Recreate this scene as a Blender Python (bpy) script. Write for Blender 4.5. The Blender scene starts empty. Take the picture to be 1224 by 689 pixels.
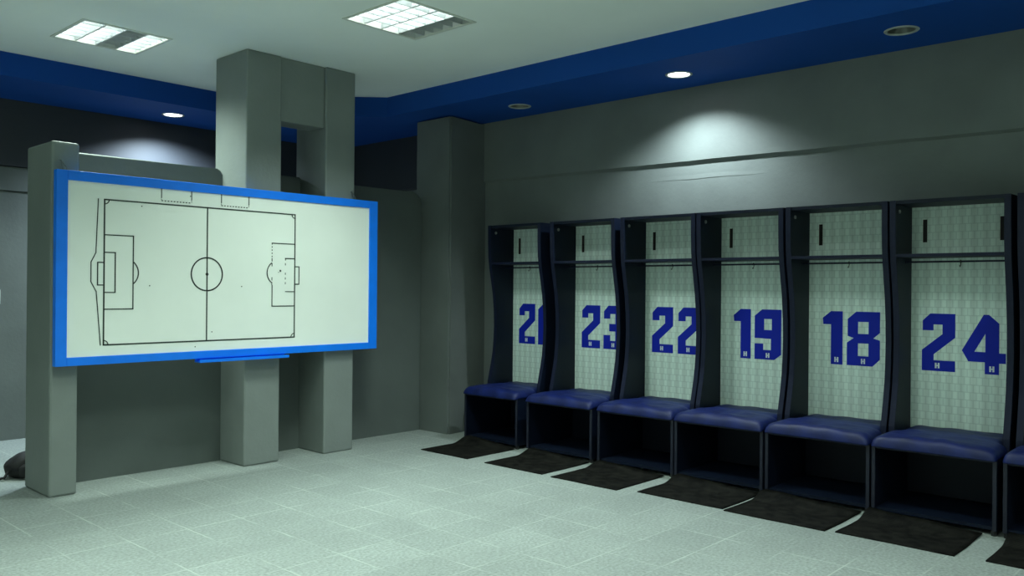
import bpy, bmesh, math, random
from mathutils import Vector, Matrix, noise

random.seed(4)
SC = bpy.context.scene
COL = SC.collection

# ------------------------------------------------------------------ materials
def new_mat(name):
    m = bpy.data.materials.new(name)
    m.use_nodes = True
    nt = m.node_tree
    return m, nt, nt.nodes['Principled BSDF']

def mat(name, col, rough=0.5, metal=0.0, var=0.0, scale=6.0, bump=0.0, bscale=60.0, emit=0.0, spec=0.5, coat=0.0):
    m, nt, b = new_mat(name)
    b.inputs['Base Color'].default_value = (*col, 1)
    b.inputs['Roughness'].default_value = rough
    b.inputs['Metallic'].default_value = metal
    b.inputs['Specular IOR Level'].default_value = spec
    b.inputs['Coat Weight'].default_value = coat
    if emit:
        b.inputs['Emission Color'].default_value = (*col, 1)
        b.inputs['Emission Strength'].default_value = emit
    tc = nt.nodes.new('ShaderNodeTexCoord')
    if var:
        n = nt.nodes.new('ShaderNodeTexNoise')
        n.inputs['Scale'].default_value = scale
        n.inputs['Detail'].default_value = 6
        nt.links.new(tc.outputs['Object'], n.inputs['Vector'])
        r = nt.nodes.new('ShaderNodeValToRGB')
        r.color_ramp.elements[0].position = 0.3
        r.color_ramp.elements[1].position = 0.7
        r.color_ramp.elements[0].color = (*[c * (1 - var) for c in col], 1)
        r.color_ramp.elements[1].color = (*[min(1, c * (1 + var)) for c in col], 1)
        nt.links.new(n.outputs['Fac'], r.inputs['Fac'])
        nt.links.new(r.outputs['Color'], b.inputs['Base Color'])
    if bump:
        n2 = nt.nodes.new('ShaderNodeTexNoise')
        n2.inputs['Scale'].default_value = bscale
        n2.inputs['Detail'].default_value = 4
        nt.links.new(tc.outputs['Object'], n2.inputs['Vector'])
        bp = nt.nodes.new('ShaderNodeBump')
        bp.inputs['Strength'].default_value = bump
        bp.inputs['Distance'].default_value = 0.01
        nt.links.new(n2.outputs['Fac'], bp.inputs['Height'])
        nt.links.new(bp.outputs['Normal'], b.inputs['Normal'])
    return m

def floor_mat():
    m, nt, b = new_mat('floor_tile')
    L = nt.links.new
    tc = nt.nodes.new('ShaderNodeTexCoord')
    def noise_node(scale, detail, rough=.5):
        n = nt.nodes.new('ShaderNodeTexNoise')
        n.inputs['Scale'].default_value = scale; n.inputs['Detail'].default_value = detail; n.inputs['Roughness'].default_value = rough
        L(tc.outputs['Object'], n.inputs['Vector'])
        return n
    def rng(src, a, b_, c, d):
        r = nt.nodes.new('ShaderNodeMapRange')
        for k, v in zip(('From Min', 'From Max', 'To Min', 'To Max'), (a, b_, c, d)):
            r.inputs[k].default_value = v
        L(src, r.inputs['Value'])
        return r.outputs['Result']
    br = nt.nodes.new('ShaderNodeTexBrick')
    br.offset = 0.0
    br.inputs['Scale'].default_value = 1.0
    br.inputs['Brick Width'].default_value = 0.3333
    br.inputs['Row Height'].default_value = 0.3333
    br.inputs['Mortar Size'].default_value = 0.005
    br.inputs['Mortar Smooth'].default_value = 0.3
    br.inputs['Color1'].default_value = (.228, .254, .242, 1)
    br.inputs['Color2'].default_value = (.250, .277, .263, 1)
    br.inputs['Mortar'].default_value = (.239, .266, .252, 1)
    L(tc.outputs['Object'], br.inputs['Vector'])
    patch = noise_node(1.6, 7, .65); grain = noise_node(60, 3); brk = noise_node(2.7, 3)
    def mult(a, f):
        x = nt.nodes.new('ShaderNodeMix'); x.data_type = 'RGBA'; x.blend_type = 'MULTIPLY'; x.inputs['Factor'].default_value = 1
        L(a, x.inputs['A']); L(f, x.inputs['B'])
        return x.outputs['Result']
    c = mult(br.outputs['Color'], rng(patch.outputs['Fac'], .3, .7, .90, 1.10))
    c = mult(c, rng(grain.outputs['Fac'], .25, .75, .70, 1.30))
    jm = nt.nodes.new('ShaderNodeMath'); jm.operation = 'MULTIPLY'
    L(br.outputs['Fac'], jm.inputs[0]); L(rng(brk.outputs['Fac'], .42, .62, .10, .75), jm.inputs[1])
    mx = nt.nodes.new('ShaderNodeMix'); mx.data_type = 'RGBA'
    L(jm.outputs[0], mx.inputs['Factor']); L(c, mx.inputs['A']); mx.inputs['B'].default_value = (.40, .43, .40, 1)
    L(mx.outputs['Result'], b.inputs['Base Color'])
    b.inputs['Roughness'].default_value = .6
    b.inputs['Specular IOR Level'].default_value = .35
    bp = nt.nodes.new('ShaderNodeBump'); bp.inputs['Strength'].default_value = .15; bp.inputs['Distance'].default_value = .004
    L(grain.outputs['Fac'], bp.inputs['Height']); L(bp.outputs['Normal'], b.inputs['Normal'])
    return m

def jersey_mat():
    """white back panel with a fine woven check"""
    m, nt, b = new_mat('white_woven_panel')
    tc = nt.nodes.new('ShaderNodeTexCoord')
    sp = nt.nodes.new('ShaderNodeSeparateXYZ')
    cb = nt.nodes.new('ShaderNodeCombineXYZ')
    nt.links.new(tc.outputs['Object'], sp.inputs[0])
    nt.links.new(sp.outputs['Y'], cb.inputs['X']); nt.links.new(sp.outputs['Z'], cb.inputs['Y'])
    br = nt.nodes.new('ShaderNodeTexBrick')
    br.offset = 0.5
    br.inputs['Scale'].default_value = 1
    br.inputs['Brick Width'].default_value = .036
    br.inputs['Row Height'].default_value = .05
    br.inputs['Mortar Size'].default_value = .0045
    br.inputs['Mortar Smooth'].default_value = .7
    br.inputs['Color1'].default_value = (.60, .72, .675, 1)
    br.inputs['Color2'].default_value = (.65, .765, .715, 1)
    br.inputs['Mortar'].default_value = (.49, .60, .565, 1)
    nt.links.new(cb.outputs[0], br.inputs['Vector'])
    w = nt.nodes.new('ShaderNodeTexWave')
    w.bands_direction = 'X'
    w.inputs['Scale'].default_value = 4.4
    w.inputs['Distortion'].default_value = .6
    nt.links.new(cb.outputs[0], w.inputs['Vector'])
    mr = nt.nodes.new('ShaderNodeMapRange'); mr.inputs['To Min'].default_value = .88; mr.inputs['To Max'].default_value = 1.08
    nt.links.new(w.outputs['Fac'], mr.inputs['Value'])
    mul = nt.nodes.new('ShaderNodeMix'); mul.data_type = 'RGBA'; mul.blend_type = 'MULTIPLY'; mul.inputs['Factor'].default_value = 1
    nt.links.new(br.outputs['Color'], mul.inputs['A']); nt.links.new(mr.outputs['Result'], mul.inputs['B'])
    nt.links.new(mul.outputs['Result'], b.inputs['Base Color'])
    b.inputs['Roughness'].default_value = .55
    return m

def rib_mat():
    m, nt, b = new_mat('ribbed_black_rubber')
    tc = nt.nodes.new('ShaderNodeTexCoord')
    w = nt.nodes.new('ShaderNodeTexWave'); w.bands_direction = 'X'
    w.inputs['Scale'].default_value = 22; w.inputs['Distortion'].default_value = .3
    nt.links.new(tc.outputs['Object'], w.inputs['Vector'])
    n = nt.nodes.new('ShaderNodeTexNoise'); n.inputs['Scale'].default_value = 14; n.inputs['Detail'].default_value = 8
    nt.links.new(tc.outputs['Object'], n.inputs['Vector'])
    r = nt.nodes.new('ShaderNodeValToRGB')
    r.color_ramp.elements[0].position = .35; r.color_ramp.elements[1].position = .75
    r.color_ramp.elements[0].color = (.0022, .0022, .002, 1); r.color_ramp.elements[1].color = (.014, .0135, .011, 1)
    nt.links.new(n.outputs['Fac'], r.inputs['Fac'])
    nt.links.new(r.outputs['Color'], b.inputs['Base Color'])
    b.inputs['Roughness'].default_value = .7
    b.inputs['Specular IOR Level'].default_value = .08
    bp = nt.nodes.new('ShaderNodeBump'); bp.inputs['Strength'].default_value = .6; bp.inputs['Distance'].default_value = .004
    nt.links.new(w.outputs['Fac'], bp.inputs['Height']); nt.links.new(bp.outputs['Normal'], b.inputs['Normal'])
    return m

GREY = (.130, .146, .140)
M = {}
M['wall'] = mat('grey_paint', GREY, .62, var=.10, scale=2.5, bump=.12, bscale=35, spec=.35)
M['wallwhite'] = mat('white_wall_paint', (.74, .77, .73), .7, var=.03, scale=2)  # unseen walls, made white to bounce light onto ceiling and board
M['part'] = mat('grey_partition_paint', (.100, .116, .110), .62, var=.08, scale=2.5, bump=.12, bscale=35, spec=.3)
M['wallup'] = mat('dark_upper_wall_paint', (.034, .038, .046), .6, var=.08, scale=2.5)  # darker tone for the upper far wall and the stretch past the pilaster
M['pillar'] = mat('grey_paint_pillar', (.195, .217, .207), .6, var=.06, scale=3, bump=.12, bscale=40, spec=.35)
M['ceil'] = mat('white_ceiling_paint', (.84, .88, .84), .75, var=.03, scale=1.2, bump=.05)
M['soffit'] = mat('blue_ceiling_paint', (.006, .060, .29), .7, var=.05, scale=2, spec=.15)
M['floor'] = floor_mat()
M['bframe'] = mat('bright_blue_paint', (.002, .19, .92), .42, var=.05, scale=8)
M['bwhite'] = mat('whiteboard', (.86, .89, .84), .4, var=.02, scale=3)
M['ink'] = mat('dark_line', (.02, .03, .025), .6)
M['navy'] = mat('navy_laminate', (.0025, .006, .018), .5, var=.15, scale=5, spec=.25)
M['steeledge'] = mat('grey_blue_metal_edge', (.011, .013, .026), .45, spec=.35)
M['navyedge'] = mat('navy_edge_strip', (.0045, .0075, .026), .5, spec=.25)
M['cush'] = mat('blue_vinyl', (.003, .009, .072), .5, var=.3, scale=9, bump=.2, bscale=16, spec=.28)
M['panel'] = jersey_mat()
M['number'] = mat('royal_blue_print', (.004, .016, .36), .6, spec=.2)
M['white'] = mat('white_print', (.62, .68, .72), .5)
M['slot'] = mat('black_slot', (.005, .004, .004), .8)
M['slotred'] = mat('brown_red_edge', (.07, .018, .012), .7)
M['cap'] = mat('grey_cap', (.25, .26, .26), .4, metal=.4)
M['steel'] = mat('brushed_steel', (.4, .41, .42), .35, metal=.9)
M['rubber'] = mat('black_rubber', (.01, .01, .011), .6)
M['mat'] = rib_mat()
M['lampframe'] = mat('white_lamp_frame', (.62, .64, .58), .5)
M['louvre'] = mat('louvre_aluminium', (.5, .53, .53), .4, metal=.4)
M['reflect'] = mat('lamp_reflector', (.55, .58, .56), .4)
M['tube_on'] = mat('lit_tube', (.90, 1.0, .97), .5, emit=16)
M['tube_off'] = mat('unlit_tube', (.45, .47, .45), .4)
M['ring'] = mat('pale_metal_ring', (.36, .39, .37), .4)
M['can'] = mat('downlight_cup', (.14, .15, .14), .35, metal=.6)
M['bulb_on'] = mat('lit_lamp_glass', (.93, .98, 1.0), .4, emit=9)
M['bulb_off'] = mat('unlit_lamp_glass', (.30, .32, .28), .25)
M['bag'] = mat('black_nylon', (.004, .004, .005), .7, bump=.3, bscale=30)
M['plastic'] = mat('white_plastic', (.7, .72, .7), .4)

# ------------------------------------------------------------------ mesh helpers
def link(name, bm, materials, parent=None, loc=None, smooth=False):
    me = bpy.data.meshes.new(name)
    bmesh.ops.recalc_face_normals(bm, faces=bm.faces)
    bm.to_mesh(me); bm.free()
    if not isinstance(materials, (list, tuple)):
        materials = [materials]
    for m in materials:
        me.materials.append(m)
    if smooth:
        for p in me.polygons:
            p.use_smooth = True
    o = bpy.data.objects.new(name, me)
    COL.objects.link(o)
    if parent is not None:
        o.parent = parent
    if loc is not None:
        o.location = loc
    return o

def box(bm, x0, x1, y0, y1, z0, z1, mi=0, bev=0.0):
    vs = [bm.verts.new(p) for p in ((x0, y0, z0), (x1, y0, z0), (x1, y1, z0), (x0, y1, z0),
                                    (x0, y0, z1), (x1, y0, z1), (x1, y1, z1), (x0, y1, z1))]
    fs = [bm.faces.new([vs[i] for i in f]) for f in ((3, 2, 1, 0), (4, 5, 6, 7), (0, 1, 5, 4), (1, 2, 6, 5), (2, 3, 7, 6), (3, 0, 4, 7))]
    for f in fs:
        f.material_index = mi
    if bev:
        es = list({e for f in fs for e in f.edges})
        bmesh.ops.bevel(bm, geom=es, offset=bev, segments=2, affect='EDGES', profile=.5)

def prism(bm, pts, lo, hi, axis, mi=0):
    """extrude a 2-D outline along an axis ('x': pts are (y,z); 'y': (x,z); 'z': (x,y))"""
    def P(p, h):
        return {'x': (h, p[0], p[1]), 'y': (p[0], h, p[1]), 'z': (p[0], p[1], h)}[axis]
    a = [bm.verts.new(P(p, lo)) for p in pts]
    b = [bm.verts.new(P(p, hi)) for p in pts]
    n = len(pts)
    fs = [bm.faces.new(a), bm.faces.new(b[::-1])]
    for i in range(n):
        fs.append(bm.faces.new((a[i], b[i], b[(i + 1) % n], a[(i + 1) % n])))
    for f in fs:
        f.material_index = mi
    return fs

def cyl(bm, p, q, r, seg=12, mi=0, r2=None):
    p = Vector(p); q = Vector(q); d = (q - p)
    mt = Matrix.Translation((p + q) / 2) @ d.to_track_quat('Z', 'Y').to_matrix().to_4x4()
    g = bmesh.ops.create_cone(bm, cap_ends=True, segments=seg, radius1=r, radius2=r if r2 is None else r2, depth=d.length, matrix=mt)
    for v in g['verts']:
        for f in v.link_faces:
            f.material_index = mi

def tube(bm, pts, r, seg=8):
    pts = [Vector(p) for p in pts]
    rings = []
    for i, p in enumerate(pts):
        d = (pts[min(i + 1, len(pts) - 1)] - pts[max(i - 1, 0)]).normalized()
        q = d.to_track_quat('Z', 'Y')
        rings.append([bm.verts.new(p + q @ Vector((r * math.cos(t * 2 * math.pi / seg), r * math.sin(t * 2 * math.pi / seg), 0))) for t in range(seg)])
    for a, b in zip(rings, rings[1:]):
        for t in range(seg):
            bm.faces.new((a[t], a[(t + 1) % seg], b[(t + 1) % seg], b[t]))
    bm.faces.new(rings[0]); bm.faces.new(rings[-1][::-1])

def fill_holes(bm, outer, holes, z):
    es = []
    for loop in [outer] + holes:
        vs = [bm.verts.new((p[0], p[1], z)) for p in loop]
        es += [bm.edges.new((vs[i], vs[(i + 1) % len(vs)])) for i in range(len(vs))]
    bmesh.ops.triangle_fill(bm, use_beauty=True, use_dissolve=False, edges=es)

def lathe(bm, prof, seg=40, mi=0):
    """spin a (r,z) profile about z"""
    rings = [[bm.verts.new((r * math.cos(2 * math.pi * t / seg), r * math.sin(2 * math.pi * t / seg), z)) for t in range(seg)] for r, z in prof]
    for a, b in zip(rings, rings[1:]):
        for t in range(seg):
            f = bm.faces.new((a[t], a[(t + 1) % seg], b[(t + 1) % seg], b[t])); f.material_index = mi

def disc(bm, r, z, seg=40, mi=0):
    f = bm.faces.new([bm.verts.new((r * math.cos(2 * math.pi * t / seg), r * math.sin(2 * math.pi * t / seg), z)) for t in range(seg)])
    f.material_index = mi

def tag(o, label=None, cat=None, group=None, kind=None):
    if label: o['label'] = label
    if cat: o['category'] = cat
    if group: o['group'] = group
    if kind: o['kind'] = kind
    return o

def empty(name, loc, rz=0):
    o = bpy.data.objects.new(name, None)
    COL.objects.link(o); o.location = loc; o.rotation_euler = (0, 0, rz)
    o.empty_display_size = .1
    return o

def copy_tree(o, parent=None):
    c = o.copy(); COL.objects.link(c)
    if parent is not None:
        c.parent = parent
    for ch in list(o.children):
        copy_tree(ch, c)
    return c

def struct(name, bm, m, label=None, cat=None):
    o = link(name, bm, m)
    return tag(o, label, cat, kind='structure')

# ------------------------------------------------------------------ room shell
XR, YB, XL, YF = 6.10, 8.48, -2.6, -3.0      # locker wall, far wall, the two walls behind the camera
ZS, ZC = 3.06, 3.25                          # blue soffit, white ceiling
FX, FY = 5.225, 7.52                         # edge of the raised white ceiling

bm = bmesh.new(); box(bm, XL - .1, XR + .1, YF - .1, YB + .1, -.12, 0)
struct('floor', bm, M['floor'], 'pale grey tiled floor of the changing room', 'floor')

# locker wall: lower face set back under a rough plaster ledge
bm = bmesh.new()
box(bm, XR, XR + .15, YF - .1, YB + .1, 0, 3.4)
ys = [YF + i * (YB - YF) / 90 for i in range(91)]
def ledge_z(y):
    return 2.437 + .0092 * (y - 1.2) + .006 * noise.noise(Vector((y * 1.7, 0, 0))) + .003 * noise.noise(Vector((y * 9, 2, 0)))
prev = None
for y in ys:
    z = ledge_z(y); th = .02 + .012 * max(0, 1 - abs(y - 3.9) / 2.2)
    cur = [bm.verts.new(p) for p in ((XR - .026, y, 3.3), (XR - .026, y, z), (XR + .002, y, z - th), (XR + .002, y, 3.3))]
    if prev:
        for i in range(3):
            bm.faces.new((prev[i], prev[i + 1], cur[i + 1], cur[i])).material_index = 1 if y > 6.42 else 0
    prev = cur
prev = None
for i in range(41):
    y = 4.05 - i * .028
    z = 2.315 - .010 * i / 40 + .008 * noise.noise(Vector((y * 4, 5, 0)))
    k = math.sin(math.pi * i / 40)
    cur = [bm.verts.new(p) for p in ((XR + .001, y, z + .05), (XR - .003 * k, y, z + .004), (XR - .002 * k, y, z), (XR + .001, y, z - .004))]
    if prev:
        for q in range(3):
            bm.faces.new((prev[q], prev[q + 1], cur[q + 1], cur[q]))
    prev = cur
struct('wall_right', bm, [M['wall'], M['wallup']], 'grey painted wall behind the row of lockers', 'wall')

bm = bmesh.new()
box(bm, XL, XR, YB, YB + .15, 0, 2.235)
box(bm, XL, XR, YB - .012, YB + .15, 2.245, 2.455)
box(bm, XL, XR, YB + .02, YB + .15, 2.235, 2.245)
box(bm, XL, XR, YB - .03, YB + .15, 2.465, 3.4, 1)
box(bm, XL, XR, YB + .02, YB + .15, 2.455, 2.465)
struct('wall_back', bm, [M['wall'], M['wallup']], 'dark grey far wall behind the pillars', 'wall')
bm = bmesh.new(); box(bm, XL - .15, XL, YF - .1, YB + .1, 0, 3.4)
struct('wall_left', bm, M['wallwhite'], 'white wall on the open side of the room', 'wall')
bm = bmesh.new(); box(bm, XL, XR, YF - .15, YF, 0, 3.4)
struct('wall_front', bm, M['wallwhite'], 'white wall facing the tactics board', 'wall')

# recessed fluorescent lights: (cx, cy, width x, length y, unlit bay); all past the first pair are unseen, added as fill
FL = [(2.615, 6.48, .62, .60, 2), (3.81, 4.485, .64, .62, 3), (3.81, 2.2, .62, .62, None), (1.3, 3.4, .62, .62, None), (1.3, .9, .62, .62, None), (3.81, -.4, .62, .62, None), (-1.6, 1.6, .62, .62, None), (1.3, -2.0, .62, .62, None), (-1.6, 4.2, .62, .62, None)]
DL = [(5.655, 3.475, True), (5.70, 5.165, False), (5.615, 1.825, False), (3.81, 7.99, True)]

outer = [(XL, YF), (FX, YF), (FX, 6.47), (4.175, FY), (XL, FY)]
bm = bmesh.new()
fill_holes(bm, outer, [[(x - w / 2, y - l / 2), (x + w / 2, y - l / 2), (x + w / 2, y + l / 2), (x - w / 2, y + l / 2)] for x, y, w, l, u in FL], ZC)
struct('ceiling', bm, M['ceil'], 'raised white ceiling over the middle of the room', 'ceiling')

bm = bmesh.new()
def ring_pts(x, y, r, n=32):
    return [(x + r * math.cos(2 * math.pi * t / n), y + r * math.sin(2 * math.pi * t / n)) for t in range(n)]
fill_holes(bm, [(XL, YB), (XL, FY), (4.175, FY), (FX, 6.47), (FX, YF), (XR, YF), (XR, YB)], [ring_pts(x, y, .09) for x, y, l in DL], ZS)
for a, b in (((XL, FY), (4.175, FY)), ((4.175, FY), (FX, 6.47)), ((FX, 6.47), (FX, YF))):
    bm.faces.new([bm.verts.new((a[0], a[1], ZS)), bm.verts.new((b[0], b[1], ZS)), bm.verts.new((b[0], b[1], ZC)), bm.verts.new((a[0], a[1], ZC))])
struct('ceiling_soffit', bm, M['soffit'], 'lowered blue ceiling border along the walls', 'ceiling')
# roof slab over everything, so no light leaks in
bm = bmesh.new(); box(bm, XL - .15, XR + .15, YF - .15, YB + .15, 3.45, 3.55)
struct('roof_slab', bm, M['wall'])

# ------------------------------------------------------------------ pillars and the low partition
YP = 5.965
def pillar(x0, x1, y0, y1, z1, label, bev=.012):
    bm = bmesh.new(); box(bm, x0, x1, y0, y1, 0, z1, bev=bev)
    o = struct('pillar', bm, M['pillar'], label, 'pillar')
    return o
pillar(2.036, 2.212, YP + .015, 6.44, 2.35, 'short grey pillar at the left end of the tactics board', .016)
pillar(3.43, 3.742, YP, 6.45, ZC, 'tall grey pillar behind the middle of the tactics board')
pillar(4.16, 4.458, YP - .01, 6.40, ZC, 'tall grey pillar behind the right end of the tactics board')
bm = bmesh.new(); box(bm, 3.742, 4.16, YP + .02, 6.2, 2.735, ZC, bev=.006)
struct('lintel', bm, M['pillar'], 'grey lintel bridging the two tall pillars under the ceiling', 'lintel')

def rounded(x0, x1, z1, r, n=8):
    pts = [(x0, 0), (x1, 0)]
    for i in range(n + 1):
        a = i / n * math.pi / 2
        pts.append((x1 - r + r * math.cos(a), z1 - r + r * math.sin(a)))
    pts.append((x0, z1))
    return pts
def partition(x0, x1, z1, r, label):
    bm = bmesh.new(); prism(bm, rounded(x0, x1, z1, r), 6.325, 6.43, 'y')
    es = [e for e in bm.edges if min(v.co.z for v in e.verts) > z1 - r - .001 and abs((e.verts[0].co - e.verts[1].co).y) < 1e-4]
    bmesh.ops.bevel(bm, geom=es, offset=.016, segments=3, affect='EDGES', profile=.5)
    struct('partition', bm, M['part'], label, 'partition')
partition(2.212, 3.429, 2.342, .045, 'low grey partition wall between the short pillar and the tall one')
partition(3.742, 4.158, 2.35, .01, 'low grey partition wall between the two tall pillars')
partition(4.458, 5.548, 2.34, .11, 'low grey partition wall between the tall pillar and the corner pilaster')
# corner pilaster: front face turned slightly
bm = bmesh.new(); prism(bm, [(5.55, 5.915), (XR, 5.985), (XR, 6.42), (5.55, 6.42)], 0, ZS - .015, 'z')
es = [e for e in bm.edges if abs((e.verts[0].co - e.verts[1].co).z) > 1 and e.verts[0].co.x < 5.6]
bmesh.ops.bevel(bm, geom=es, offset=.02, segments=2, affect='EDGES')
struct('pillar', bm, M['wall'], 'square grey pilaster in the corner beside the first locker', 'pillar')

# ------------------------------------------------------------------ tactics board
BX0, BX1, BZ0, BZ1, BY = 2.040, 4.668, .866, 2.155, 5.90
board = tag(empty('tactics_board', ((BX0 + BX1) / 2, BY + .025, BZ0)),
            'large blue-framed white tactics board with a football pitch, hung on the grey pillars', 'board')
bo = Vector(board.location)
def bl(bm):
    bmesh.ops.translate(bm, verts=bm.verts, vec=-bo); return bm
ix0, ix1, iz0, iz1 = BX0 + .072, BX1 - .085, BZ0 + .056, BZ1 - .064
bm = bmesh.new()
for (a, b, c, d) in ((BX0, ix0, BZ0, BZ1), (ix1, BX1, BZ0, BZ1), (ix0, ix1, BZ0, iz0), (ix0, ix1, iz1, BZ1)):
    box(bm, a, b, BY, BY + .05, c, d, bev=.003)
link('frame', bl(bm), M['bframe'], board)
bm = bmesh.new(); box(bm, ix0 - .001, ix1 + .001, BY + .012, BY + .045, iz0 - .001, iz1 + .001)
link('writing_surface', bl(bm), M['bwhite'], board)
# the printed pitch
bm = bmesh.new()
YI = BY + .0095
LW = .0075
def line(p, q, w=LW, cap=.45):
    p = Vector((p[0], 0, p[1])); q = Vector((q[0], 0, q[1]))
    d = (q - p).normalized(); n = Vector((-d.z, 0, d.x)) * w / 2; e = d * w * cap
    a = [p - e - n, q + e - n, q + e + n, p - e + n]
    lo = [bm.verts.new((v.x, YI + .003, v.z)) for v in a]; hi = [bm.verts.new((v.x, YI, v.z)) for v in a]
    bm.faces.new(hi)
    for i in range(4):
        bm.faces.new((lo[i], lo[(i + 1) % 4], hi[(i + 1) % 4], hi[i]))
def poly(pts, w=LW, close=False):
    for a, b in zip(pts, pts[1:] + (pts[:1] if close else [])):
        line(a, b, w)
def arc(cx, cz, r, a0, a1, n=20, w=LW, rz=None):
    rz = rz or r
    poly([(cx + r * math.cos(math.radians(a0 + (a1 - a0) * i / n)), cz + rz * math.sin(math.radians(a0 + (a1 - a0) * i / n))) for i in range(n + 1)], w)
def dashes(p, q, n, w=LW, duty=.5, skip=()):
    for i in range(n):
        if i in skip: continue
        t0, t1 = i / n, (i + duty) / n
        line((p[0] + (q[0] - p[0]) * t0, p[1] + (q[1] - p[1]) * t0), (p[0] + (q[0] - p[0]) * t1, p[1] + (q[1] - p[1]) * t1), w, 0)
PX0, PX1, PZ0, PZ1 = 2.348, 3.838, .996, 1.982
poly([(PX0, PZ0), (PX1, PZ0), (PX1, PZ1), (PX0, PZ1)], .0095, True)
xm = 3.088
line((xm, PZ0), (xm, PZ1), .009)
arc(xm, 1.489, .122, 0, 360, 48, .009)
arc(xm, 1.489, .007, 0, 360, 8, .008)
poly([(PX0, 1.743), (2.544, 1.743), (2.544, 1.238), (PX0, 1.238)])                 # left penalty area
arc(2.480, 1.488, .10, -50, 50, 16)
poly([(PX0, 1.624), (2.422, 1.624), (2.422, 1.352), (PX0, 1.352)])
poly([(PX0, 1.555), (2.306, 1.555), (2.306, 1.402), (PX0, 1.402)])
poly([(2.307, 1.983), (2.294, 1.62), (2.263, 1.556), (2.263, 1.424), (2.298, 1.358), (2.328, .996)], .006)
poly([(3.631, 1.744), (PX1, 1.744)])                                                # right penalty area, worn
dashes((3.631, 1.744), (3.631, 1.62), 5, .006, .45)
dashes((3.631, 1.625), (3.631, 1.40), 6, .006, .7, (2, 3))
poly([(3.633, 1.41), (3.633, 1.247), (PX1, 1.247)])
arc(3.682, 1.510, .094, 125, 235, 14)
line((3.752, 1.627), (PX1, 1.627)); dashes((3.752, 1.627), (3.752, 1.40), 6, .005, .45, (2,))
line((3.754, 1.362), (PX1, 1.362), .006)
arc(3.706, 1.527, .004, 0, 360, 6, .007); arc(3.69, 1.515, .001, 0, 360, 4, .004)
poly([(PX1, 1.563), (3.878, 1.563), (3.878, 1.422), (PX1, 1.422)])
for cx, cz, a0, a1 in ((PX0, PZ0, 0, 90), (PX0, PZ1, -90, 0), (PX1, PZ0, 90, 180), (PX1, PZ1, 180, 270)):
    arc(cx, cz, .03, a0, a1, 6, .006)
for x0, x1 in ((2.74, 2.964), (3.198, 3.426)):                                      # the two benches, dashed below
    line((x0, iz1 - .002), (x0, 2.03), .006); line((x1, iz1 - .002), (x1, 2.03), .006)
    dashes((x0, 2.028), (x0, 2.005), 2, .005); dashes((x1, 2.028), (x1, 2.005), 2, .005)
    dashes((x0, 2.006), (x1, 2.006), 10, .007, .5)
for x, z in ((2.60, 1.955), (2.66, 1.40), (3.13, 1.06), (3.37, 1.40), (3.0, .955), (2.955, 2.055)):
    arc(x, z, .002, 0, 360, 5, .004)
link('pitch_diagram', bl(bm), M['ink'], board)
bm = bmesh.new()                                                                    # pen ledge under the frame
prism(bm, [(BY - .035, BZ0 - .028), (BY + .045, BZ0 - .028), (BY + .045, BZ0 - .002), (BY + .036, BZ0 - .002), (BY + .036, BZ0 - .018), (BY - .027, BZ0 - .018), (BY - .027, BZ0 - .006), (BY - .035, BZ0 - .006)], 3.015, 3.765, 'x')
link('pen_ledge', bl(bm), M['bframe'], board)
for hx in (2.085, 4.425):                                                           # wire loops on screws above the frame
    bm = bmesh.new()
    tube(bm, [(hx - .005, YP + .002, 2.225), (hx - .005, YP - .02, 2.222), (hx + .012, YP - .024, 2.20), (hx + .028, YP - .026, 2.178), (hx + .03, YP - .03, 2.156)], .0045)
    tube(bm, [(hx - .002, YP - .022, 2.212), (hx + .002, YP - .026, 2.18), (hx + .010, YP - .028, 2.156)], .004)
    link('hanging_hook', bl(bm), M['can'], board)

# ------------------------------------------------------------------ lockers
W = .700
X0 = 5.76
HW = W / 2
T = .038
TB = .022
def lx(x): return x - X0
PROF = [(1.995, 5.745), (1.85, 5.746), (1.70, 5.752), (1.60, 5.765), (1.48, 5.79), (1.35, 5.815), (1.2, 5.832), (1.05, 5.838), (.92, 5.832), (.80, 5.82), (.70, 5.80), (.60, 5.775), (.52, 5.755), (.44, 5.75)]

GL = {
 '2': (.205, [[(.25, 0), (1, 0), (1, .41), (.36, .71), (.36, .815), (1, .815), (1, 1), (0, 1), (0, .64), (.62, .355), (.62, .19), (.35, .19), (.35, .295), (.02, .295), (.02, .125)]]),
 '4': (.255, [[(.5, 0), (.62, 0), (.85, .145), (.85, .64), (1, .64), (1, .81), (.85, .81), (.85, 1), (.53, 1), (.53, .80), (.15, .80), (0, .615)], [(.29, .63), (.54, .63), (.54, .32)]]),
 '1': (.145, [[(.42, 0), (1, 0), (1, 1), (.42, 1), (.42, .25), (.03, .25), (0, .13)]]),
 '8': (.228, [[(.28, 0), (1, 0), (1, .38), (.80, .485), (1, .52), (1, .87), (.78, 1), (0, 1), (0, .58), (.21, .49), (.02, .455), (.02, .14)], [(.34, .186), (.66, .186), (.66, .41), (.34, .41)], [(.34, .585), (.66, .585), (.66, .82), (.34, .82)]]),
 '9': (.215, [[(.28, 0), (1, 0), (1, .89), (.74, 1), (0, 1), (0, .685), (.33, .685), (.33, .81), (.62, .81), (.62, .585), (0, .575), (0, .13)], [(.36, .19), (.65, .19), (.65, .41), (.36, .41)]]),
 '3': (.205, [[(.25, 0), (1, 0), (1, .40), (.84, .5), (1, .59), (1, .88), (.76, 1), (0, 1), (0, .68), (.35, .68), (.35, .81), (.62, .81), (.62, .59), (.3, .59), (.3, .42), (.62, .42), (.62, .19), (.35, .19), (.35, .30), (.02, .30), (.02, .13)]]),
 '0': (.215, [[(.28, 0), (1, 0), (1, .88), (.74, 1), (0, 1), (0, .13)], [(.35, .19), (.65, .19), (.65, .81), (.35, .81)]]),
}
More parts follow.
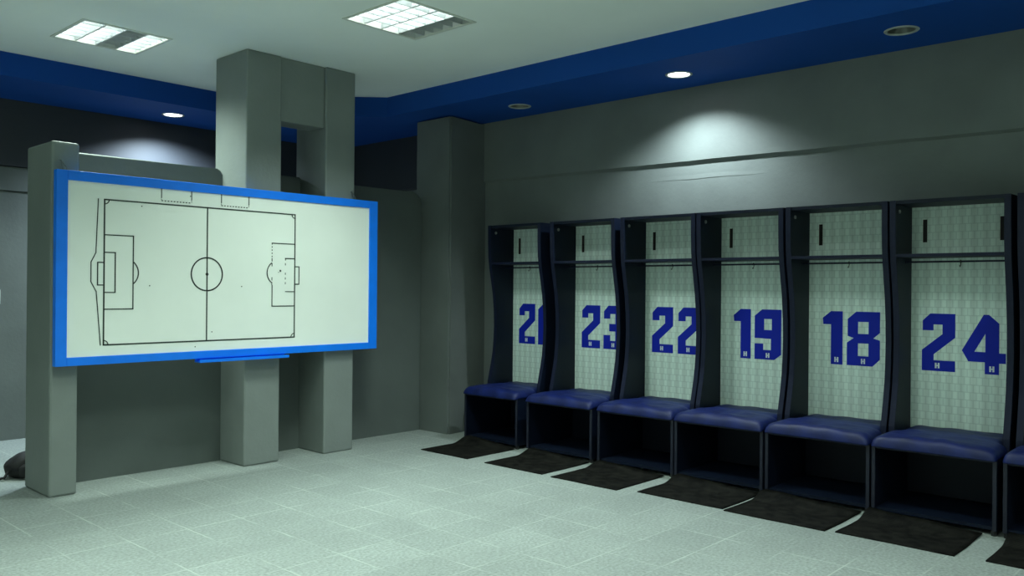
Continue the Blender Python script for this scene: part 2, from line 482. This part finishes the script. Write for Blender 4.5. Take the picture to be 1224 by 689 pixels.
HPOS = {'2': (.47, .905), '4': (.69, .91), '1': (.70, .91), '8': (.50, .915), '9': (.50, .915), '3': (.5, .905), '0': (.5, .905)}
NZ1, NZ0 = 1.258, .876
XPF = 6.066                                     # front face of the white panel

def number_mesh(text, off1, off2, k=1.0):
    bm = bmesh.new()
    xf = lx(XPF)
    for ch, off in zip(text, (off1, off2)):
        w, loops = GL[ch]
        es = []
        start = len(bm.faces)
        for lp in loops:
            vs = [bm.verts.new((xf - .002, HW - (off + p[0] * w), NZ1 - p[1] * (NZ1 - NZ0))) for p in lp]
            es += [bm.edges.new((vs[i], vs[(i + 1) % len(vs)])) for i in range(len(vs))]
        g = bmesh.ops.triangle_fill(bm, use_beauty=True, use_dissolve=False, edges=es, normal=(-1, 0, 0))
        fs = [f for f in g['geom'] if isinstance(f, bmesh.types.BMFace)]
        e = bmesh.ops.extrude_face_region(bm, geom=fs)
        bmesh.ops.translate(bm, verts=[v for v in e['geom'] if isinstance(v, bmesh.types.BMVert)], vec=(.0016, 0, 0))
        hx, hz = HPOS[ch]
        cy = HW - (off + hx * w); cz = NZ1 - hz * (NZ1 - NZ0)
        for dy in (-.009, .009):
            box(bm, xf - .003, xf - .0021, cy + dy - .0055, cy + dy + .0055, cz - .018, cz + .018, 1)
        box(bm, xf - .003, xf - .0021, cy - .005, cy + .005, cz - .004, cz + .004, 1)
    if k != 1.0:                                # on the narrower unit the print keeps its own width
        for v in bm.verts:
            v.co.y = HW - (HW - v.co.y) / k
    return bm

def cushion_bm():
    bm = bmesh.new()
    xs0, xs1 = 5.425, 6.05
    nx, ny = 34, 34
    def outline(x):
        t = min(1, max(0, (x - 5.70) / .035)); t = t * t * (3 - 2 * t)
        hw = (HW + .003) * (1 - t) + (HW - T - .004) * t
        e = min(1, (x - xs0) / .05)
        return hw - .016 * (1 - math.sqrt(max(0, 1 - (1 - e) ** 2)))
    top, bot = [], []
    for i in range(nx + 1):
        x = xs0 + (xs1 - xs0) * (i / nx) ** 1.15
        rt, rb = [], []
        for j in range(ny + 1):
            v = -1 + 2 * j / ny
            v = math.copysign(1 - (1 - abs(v)) ** 1.35, v)
            y = v * outline(x)
            u = (x - xs0) / (xs1 - xs0)
            edge = (1 - abs(v) ** 12) * (1 - (1 - min(1, u / .08)) ** 3.0)
            h = .437 + .012 + .058 * max(0, edge) ** .6
            h += .004 * (1 - v * v) * math.sin(math.pi * min(1, u * 1.1))
            wr = noise.noise(Vector((x * 9, y * 7, 3.1))) * .008 + noise.noise(Vector((x * 26, y * 12, 7.7))) * .006
            h += wr * max(0, edge)
            sag = .010 * (1 - min(1, u / .10)) 
            xx = x + .006 * noise.noise(Vector((y * 8, 1.5, 0))) * (1 - u)
            rt.append(bm.verts.new((lx(xx), y, h - sag)))
            rb.append(bm.verts.new((lx(xx), y, .4415 - (.008 if x < 5.45 else 0))))
        top.append(rt); bot.append(rb)
    for i in range(nx):
        for j in range(ny):
            bm.faces.new((top[i][j], top[i + 1][j], top[i + 1][j + 1], top[i][j + 1]))
            bm.faces.new((bot[i][j], bot[i][j + 1], bot[i + 1][j + 1], bot[i + 1][j]))
    for i in range(nx):
        for k in (0, ny):
            bm.faces.new((top[i][k], bot[i][k], bot[i + 1][k], top[i + 1][k]))
    for j in range(ny):
        for k in (0, nx):
            bm.faces.new((top[k][j], top[k][j + 1], bot[k][j + 1], bot[k][j]))
    return bm

def make_locker():
    root = empty('locker', (X0, 0, 0))
    # base box under the seat, open at the front
    bm = bmesh.new()
    for s in (-1, 1):
        y0, y1 = sorted((s * HW, s * (HW - TB)))
        box(bm, lx(5.462), lx(6.085), y0, y1, .03, .4405, bev=.0015)
    box(bm, lx(6.06), lx(6.085), -HW + TB, HW - TB, .03, .4405)
    box(bm, lx(5.462), lx(6.06), -HW + TB, HW - TB, .418, .4405)
    box(bm, lx(5.475), lx(6.06), -HW + TB, HW - TB, .03, .05)
    base = link('base', bm, M['navy'], root)
    bm = bmesh.new()
    for s in (-1, 1):
        y0, y1 = sorted((s * HW, s * (HW - .022)))
        box(bm, lx(5.45), lx(5.462), y0, y1, .03, .44, bev=.002)
    box(bm, lx(5.45), lx(5.462), -HW + .022, HW - .022, .424, .44, bev=.002)
    link('edge_strip', bm, M['steeledge'], base)
    for x in (5.475, 6.05):
        for s in (-1, 1):
            bm = bmesh.new(); cyl(bm, (lx(x), s * (HW - .017), 0), (lx(x), s * (HW - .017), .031), .016, 14)
            link('foot', bm, M['rubber'], base)
    link('seat_cushion', cushion_bm(), M['cush'], root, smooth=True)
    for s in (-1, 1):
        y0, y1 = sorted((s * HW, s * (HW - T)))
        bm = bmesh.new()
        prism(bm, [(lx(x), z) for z, x in PROF] + [(lx(6.085), .4415), (lx(6.085), 1.995)], y0, y1, 'y')
        sp = link('side_panel', bm, M['navy'], root)
        bm = bmesh.new()
        prism(bm, [(lx(x), z) for z, x in PROF] + [(lx(x - .004), z) for z, x in PROF[::-1]], y0 + .001, y1 - .001, 'y')
        link('edge_strip', bm, M['navyedge'], sp)
    bm = bmesh.new(); box(bm, lx(5.748), lx(6.085), -HW + T, HW - T, 1.972, 1.995)
    link('top_panel', bm, M['navy'], root)
    bm = bmesh.new(); box(bm, lx(5.762), lx(XPF) - .001, -HW + T + .0005, HW - T - .0005, 1.628, 1.646)
    sh = link('shelf', bm, M['navy'], root)
    bm = bmesh.new(); box(bm, lx(5.757), lx(5.762), -HW + T + .0005, HW - T - .0005, 1.627, 1.647)
    link('edge_strip', bm, M['navyedge'], sh)
    bm = bmesh.new(); box(bm, lx(XPF), lx(6.083), -HW + T, HW - T, .4415, 1.972)
    bp = link('back_panel', bm, M['panel'], root)
    for y in (HW - .124, HW - .585):
        bm = bmesh.new()
        box(bm, lx(XPF) - .002, lx(XPF) + .001, y - .0115, y + .0115, 1.735, 1.888, 0)
        box(bm, lx(XPF) - .003, lx(XPF) + .001, y + .0115, y + .0145, 1.735, 1.888, 1)
        tag(link('slot', bm, [M['slot'], M['slotred']], bp), 'narrow dark upright slot')
    bm = bmesh.new(); cyl(bm, (lx(5.95), -HW + T, 1.600), (lx(5.95), HW - T, 1.600), .006, 12)
    for y in (-HW + T + .004, HW - T - .004):
        cyl(bm, (lx(5.95), y, 1.600), (lx(5.95), math.copysign(HW - T, y), 1.600), .013, 16)
    rail = link('coat_rail', bm, M['navyedge'], root, smooth=False)
    bm = bmesh.new()
    yk = HW - .372
    tube(bm, [(lx(5.95) + .009 * math.sin(a), yk, 1.600 + .009 * math.cos(a)) for a in [-2.4 + i * .5 for i in range(9)]] +
             [(lx(5.95) + .002, yk, 1.583), (lx(5.95) - .004, yk, 1.572), (lx(5.95) - .012, yk, 1.566), (lx(5.95) - .019, yk, 1.573)], .0028)
    link('hook', bm, M['rubber'], rail)
    bm = bmesh.new()
    y = HW - T
    cyl(bm, (lx(5.812), y, 1.928), (lx(5.812), y - .006, 1.928), .013, 18)
    cyl(bm, (lx(5.812), y - .006, 1.928), (lx(5.812), y - .009, 1.928), .012, 18, r2=.006)
    tag(link('screw_cap', bm, M['cap'], root), 'small round grey cap')
    return root

LEFT = [5.595, 4.830, 4.073, 3.362, 2.645, 1.932, 1.200]
NUM = [('20', .115, .358), ('23', .115, .358), ('22', .107, .358), ('19', .149, .327), ('18', .142, .318), ('24', .108, .353), None]
LAB = ['navy locker farthest back against the corner pilaster, the second digit of its number hidden',
       'navy locker with 23 in blue on its white back panel',
       'navy locker with 22 in blue on its white back panel',
       'navy locker with 19 in blue on its white back panel',
       'navy locker with 18 in blue on its white back panel',
       'navy locker with 24 in blue on its white back panel',
       'navy locker cut off by the picture edge, just past the one numbered 24']
proto = make_locker()
lockers = [proto] + [copy_tree(proto) for _ in LEFT[1:]]
for i, yl in enumerate(LEFT):
    o = lockers[i]
    k = .935 if i == 0 else 1.0
    o.location = (X0, yl - HW * k, 0); o.scale = (1, k, 1)
    tag(o, LAB[i], 'locker', 'lockers along the right wall')
    if NUM[i]:
        bp = [c for c in o.children if c.name.startswith('back_panel')][0]
        link('printed_number', number_mesh(*NUM[i], k), [M['number'], M['white']], bp)

# ------------------------------------------------------------------ floor mats
MATS = [(4.86, 5.525, 4.952), (4.852, 4.748, 4.142), (4.835, 4.04, 3.445), (4.90, 3.317, 2.664), (4.87, 2.638, 1.987), (4.893, 1.936, 1.301), (4.916, 1.159, .56)]
MLAB = ['black ribbed rubber mat before the farthest locker by the pilaster', 'black ribbed rubber mat before the locker numbered 23', 'black ribbed rubber mat before the locker numbered 22',
        'black ribbed rubber mat before the locker numbered 19', 'black ribbed rubber mat before the locker numbered 18', 'black ribbed rubber mat before the locker numbered 24',
        'black ribbed rubber mat cut off at the bottom corner of the picture']
for i, (xf, ya, yb) in enumerate(MATS):
    bm = bmesh.new()
    nx, ny = 40, 20
    x1 = 5.444
    top = []
    for a in range(nx + 1):
        t = a / nx
        row = []
        for b in range(ny + 1):
            x = xf + (x1 - xf) * t
            y = ya + (yb - ya) * b / ny
            s = min(1, max(0, (x - (x1 - .21)) / .19)); s = s * s * (3 - 2 * s)
            hmax = (.055 if i == 0 else .040) + .010 * noise.noise(Vector((y * 5, i * 3.3, 0)))
            z = .001 + s * hmax * (1.0 - .85 * (b / ny))
            row.append((x + .004 * noise.noise(Vector((y * 4, i, 1))), y + .006 * noise.noise(Vector((x * 4, i, 5))), z))
        top.append(row)
    cx, cy = (xf + x1) / 2, (ya + yb) / 2
    up = [[bm.verts.new((p[0] - cx, p[1] - cy, p[2] + .006)) for p in r] for r in top]
    dn = [[bm.verts.new((p[0] - cx, p[1] - cy, p[2])) for p in r] for r in top]
    for a in range(nx):
        for b in range(ny):
            bm.faces.new((up[a][b], up[a + 1][b], up[a + 1][b + 1], up[a][b + 1]))
            bm.faces.new((dn[a][b], dn[a][b + 1], dn[a + 1][b + 1], dn[a + 1][b]))
        for k in (0, ny):
            bm.faces.new((up[a][k], dn[a][k], dn[a + 1][k], up[a + 1][k]))
    for b in range(ny):
        for k in (0, nx):
            bm.faces.new((up[k][b], up[k][b + 1], dn[k][b + 1], dn[k][b]))
    o = link('floor_mat', bm, M['mat'], loc=(cx, cy, 0), smooth=True)
    tag(o, MLAB[i], 'mat', 'rubber mats in front of the lockers')

# ------------------------------------------------------------------ recessed fluorescent lights: real pair, then added unseen fill
FLLAB = ['square louvred ceiling light near the blue border, above the short pillar', 'square louvred ceiling light in the middle of the white ceiling, before the tall pillars']
def fluorescent(i, cx, cy, w, l, unlit):
    root = empty('ceiling_light', (cx, cy, ZC))
    tag(root, FLLAB[i] if i < 2 else ['louvred ceiling light over the middle of the room, beside the numbered lockers', 'louvred ceiling light over the open floor before the tactics board',
        'louvred ceiling light over the open side of the room', 'louvred ceiling light over the locker row towards the front wall', 'louvred ceiling light beside the white left wall', 'louvred ceiling light nearest the front wall', 'louvred ceiling light in the far corner of the open side'][i - 2], 'ceiling light', 'recessed fluorescent ceiling lights')
    a, b = w / 2, l / 2
    bm = bmesh.new()
    for (x0, x1, y0, y1) in ((-a - .012, -a + .012, -b - .012, b + .012), (a - .012, a + .012, -b - .012, b + .012), (-a + .012, a - .012, -b - .012, -b + .012), (-a + .012, a - .012, b - .012, b + .012)):
        box(bm, x0, x1, y0, y1, -.006, .004, bev=.001)
    link('frame', bm, M['lampframe'], root)
    bm = bmesh.new()                                      # housing with one trough per tube
    n = 4; bw = (w - .024) / n
    for (x0, x1, y0, y1) in ((-a, -a + .006, -b, b), (a - .006, a, -b, b), (-a, a, -b, -b + .006), (-a, a, b - .006, b)):
        box(bm, x0, x1, y0, y1, .004, .11)
    for k in range(n):
        xa = -a + .012 + k * bw
        prof = [(xa + bw * t, .055 + .05 * math.sin(math.pi * t)) for t in [q / 8 for q in range(9)]]
        for p, q in zip(prof, prof[1:]):
            bm.faces.new([bm.verts.new((p[0], -b, p[1])), bm.verts.new((q[0], -b, q[1])), bm.verts.new((q[0], b, q[1])), bm.verts.new((p[0], b, p[1]))])
    link('reflector', bm, M['reflect'], root)
    bm = bmesh.new()
    for k in range(1, n):
        x = -a + .012 + k * bw
        box(bm, x - .006, x + .006, -b + .012, b - .012, .0, .05)
    m = 6
    for k in range(1, m):
        y = -b + .012 + k * (l - .024) / m
        box(bm, -a + .012, a - .012, y - .004, y + .004, .002, .046)
    link('louvre', bm, M['louvre'], root)
    for k in range(n):
        x = -a + .012 + (k + .5) * bw
        bm = bmesh.new()
        cyl(bm, (x, -b + .03, .07), (x, b - .03, .07), .013, 14)
        for y in (-b + .02, b - .03):
            cyl(bm, (x, y, .07), (x, y + .01, .07), .0135, 14, 1)
        t = link('fluorescent_tube', bm, [M['tube_off'] if k == unlit else M['tube_on'], M['steel']], root)
        if k == unlit:
            tag(t, 'unlit fluorescent tube')
    li = bpy.data.lights.new('fluorescent_glow', 'AREA')
    li.shape = 'RECTANGLE'; li.size = w - .05; li.size_y = l - .05
    li.spread = math.radians(122)
    li.energy = (LP if unlit is None else LP * .75) * (FLK[i])
    li.color = LCOL
    lo = bpy.data.objects.new('fluorescent_glow', li); COL.objects.link(lo)
    lo.parent = root; lo.location = (0, 0, -.008)
LP = 46
LCOL = (.80, 1.0, .885)
FLK = [1.15, 1.15, .35, .9, .8, .4, 1.15, 1.1, .9]
for i, f in enumerate(FL):
    fluorescent(i, *f)

# ------------------------------------------------------------------ downlights
DLAB = ['lit round downlight in the blue border above the locker numbered 18', 'unlit round downlight in the blue border near the corner pilaster', 'unlit round downlight in the blue border at the upper right', 'lit round downlight in the blue border near the far wall']
DLAB[0] = 'lit round downlight in the blue border, throwing a pale glow above the lockers'
for i, (x, y, lit) in enumerate(DL):
    root = empty('downlight', (x, y, ZS))
    tag(root, DLAB[i], 'downlight', 'round downlights in the blue ceiling border')
    bm = bmesh.new(); lathe(bm, [(.083, .004), (.083, -.003), (.088, -.006), (.100, -.005), (.105, -.0005), (.105, .0005)])
    link('ring', bm, M['ring'], root, smooth=True)
    bm = bmesh.new(); lathe(bm, [(.0835, .0), (.078, .03), (.062, .075), (.045, .09)]); disc(bm, .045, .09)
    link('reflector', bm, M['can'], root, smooth=True)
    bm = bmesh.new()
    if lit:
        lathe(bm, [(.0825, .002), (.06, -.003), (.03, -.005), (.001, -.0055)])
    else:
        lathe(bm, [(.04, .085), (.043, .06), (.036, .035), (.02, .022), (.001, .019)])
    link('lamp', bm, M['bulb_on'] if lit else M['bulb_off'], root, smooth=True)
    if lit:
        li = bpy.data.lights.new('downlight_glow', 'SPOT')
        li.spot_size = math.radians(134 if i == 0 else 147); li.spot_blend = .75 if i == 0 else 1.0
        li.energy = 140 if i == 0 else 430
        li.shadow_soft_size = .02
        li.color = (.80, .97, 1.0) if i == 0 else (.70, .88, 1.0)
        lo = bpy.data.objects.new('downlight_glow', li); COL.objects.link(lo)
        lo.parent = root; lo.location = (0, 0, -.025)
        if i == 3: lo.rotation_euler = (0, math.radians(-3), 0)

# ------------------------------------------------------------------ backpack behind the short pillar, and the switch on the far wall
bag = tag(empty('backpack', (2.19, 6.80, 0)), 'black backpack slumped on the floor behind the short pillar', 'backpack')
def blob(bm, c, r, seed, sq=2.6, n=22, m=14, flat=True):
    rows = []
    for i in range(m + 1):
        ph = -math.pi / 2 + math.pi * i / m
        row = []
        for j in range(n):
            th = 2 * math.pi * j / n
            d = Vector((math.cos(ph) * math.cos(th), math.cos(ph) * math.sin(th), math.sin(ph)))
            k = (abs(d.x) ** sq + abs(d.y) ** sq + abs(d.z) ** sq) ** (-1 / sq)
            p = Vector((d.x * k * r[0], d.y * k * r[1], d.z * k * r[2]))
            p *= 1 + .10 * noise.noise(d * 2.2 + Vector((seed, 0, 0))) + .04 * noise.noise(d * 6 + Vector((0, seed, 0)))
            p += Vector(c)
            p.z = max(p.z, .002)
            row.append(bm.verts.new(p))
        rows.append(row)
    for a, b in zip(rows, rows[1:]):
        for j in range(n):
            bm.faces.new((a[j], a[(j + 1) % n], b[(j + 1) % n], b[j]))
bm = bmesh.new(); blob(bm, (0, 0, .085), (.165, .12, .095), 1.0)
for v in bm.verts:
    v.co.z -= max(0, -v.co.x - .06) * .35 * (v.co.z / .18)
    v.co.z = max(v.co.z, .002)
link('body', bm, M['bag'], bag, smooth=True)
bm = bmesh.new(); blob(bm, (-.02, -.115, .06), (.10, .035, .055), 4.0)
link('front_pocket', bm, M['bag'], bag, smooth=True)
bm = bmesh.new(); tube(bm, [(-.10, -.02, .11), (-.16, -.05, .06), (-.19, -.06, .02), (-.25, -.05, .012), (-.33, -.06, .010), (-.42, -.03, .010)], .010)
link('shoulder_strap', bm, M['bag'], bag, smooth=True)
bm = bmesh.new(); tube(bm, [(-.03, 0, .165), (-.01, 0, .20), (.04, 0, .205), (.07, 0, .17)], .008)
link('carry_loop', bm, M['bag'], bag, smooth=True)

sw = tag(empty('light_switch', (2.425, YB, 1.29)), 'small white light switch on the far wall at the picture edge', 'switch')
bm = bmesh.new(); box(bm, -.045, .045, -.012, -.0005, -.065, .065, bev=.004); link('plate', bm, M['plastic'], sw)
bm = bmesh.new(); box(bm, -.014, .014, -.018, -.0125, -.024, .024, bev=.003); link('rocker', bm, M['plastic'], sw)

# ------------------------------------------------------------------ world, camera, colour
w = bpy.data.worlds.new('world'); SC.world = w; w.use_nodes = True
w.node_tree.nodes['Background'].inputs[0].default_value = (.01, .012, .012, 1)
w.node_tree.nodes['Background'].inputs[1].default_value = 0.2

cam = bpy.data.cameras.new('camera'); co = bpy.data.objects.new('camera', cam); COL.objects.link(co)
yaw, pitch, roll = math.radians(42.6), math.radians(.05), math.radians(.48)
f = Vector((math.cos(yaw) * math.cos(pitch), math.sin(yaw) * math.cos(pitch), math.sin(pitch)))
r = Vector((math.sin(yaw), -math.cos(yaw), 0)); u = r.cross(f)
r2 = math.cos(roll) * r + math.sin(roll) * u
u2 = -math.sin(roll) * r + math.cos(roll) * u
mt = Matrix((( r2.x, u2.x, -f.x, 0), (r2.y, u2.y, -f.y, 0), (r2.z, u2.z, -f.z, 1.4), (0, 0, 0, 1)))
co.matrix_world = mt
cam.sensor_width = 36; cam.lens = 1012 / 1224 * 36
cam.clip_start = .05
SC.camera = co
vs = SC.view_settings
vs.view_transform = 'Standard'; vs.look = 'None'; vs.gamma = 1; vs.use_curve_mapping = False
vs.exposure = 0.13
SC.cycles.use_denoising = True
SC.cycles.max_bounces = 10
SC.cycles.diffuse_bounces = 6
SC.cycles.sample_clamp_indirect = 6
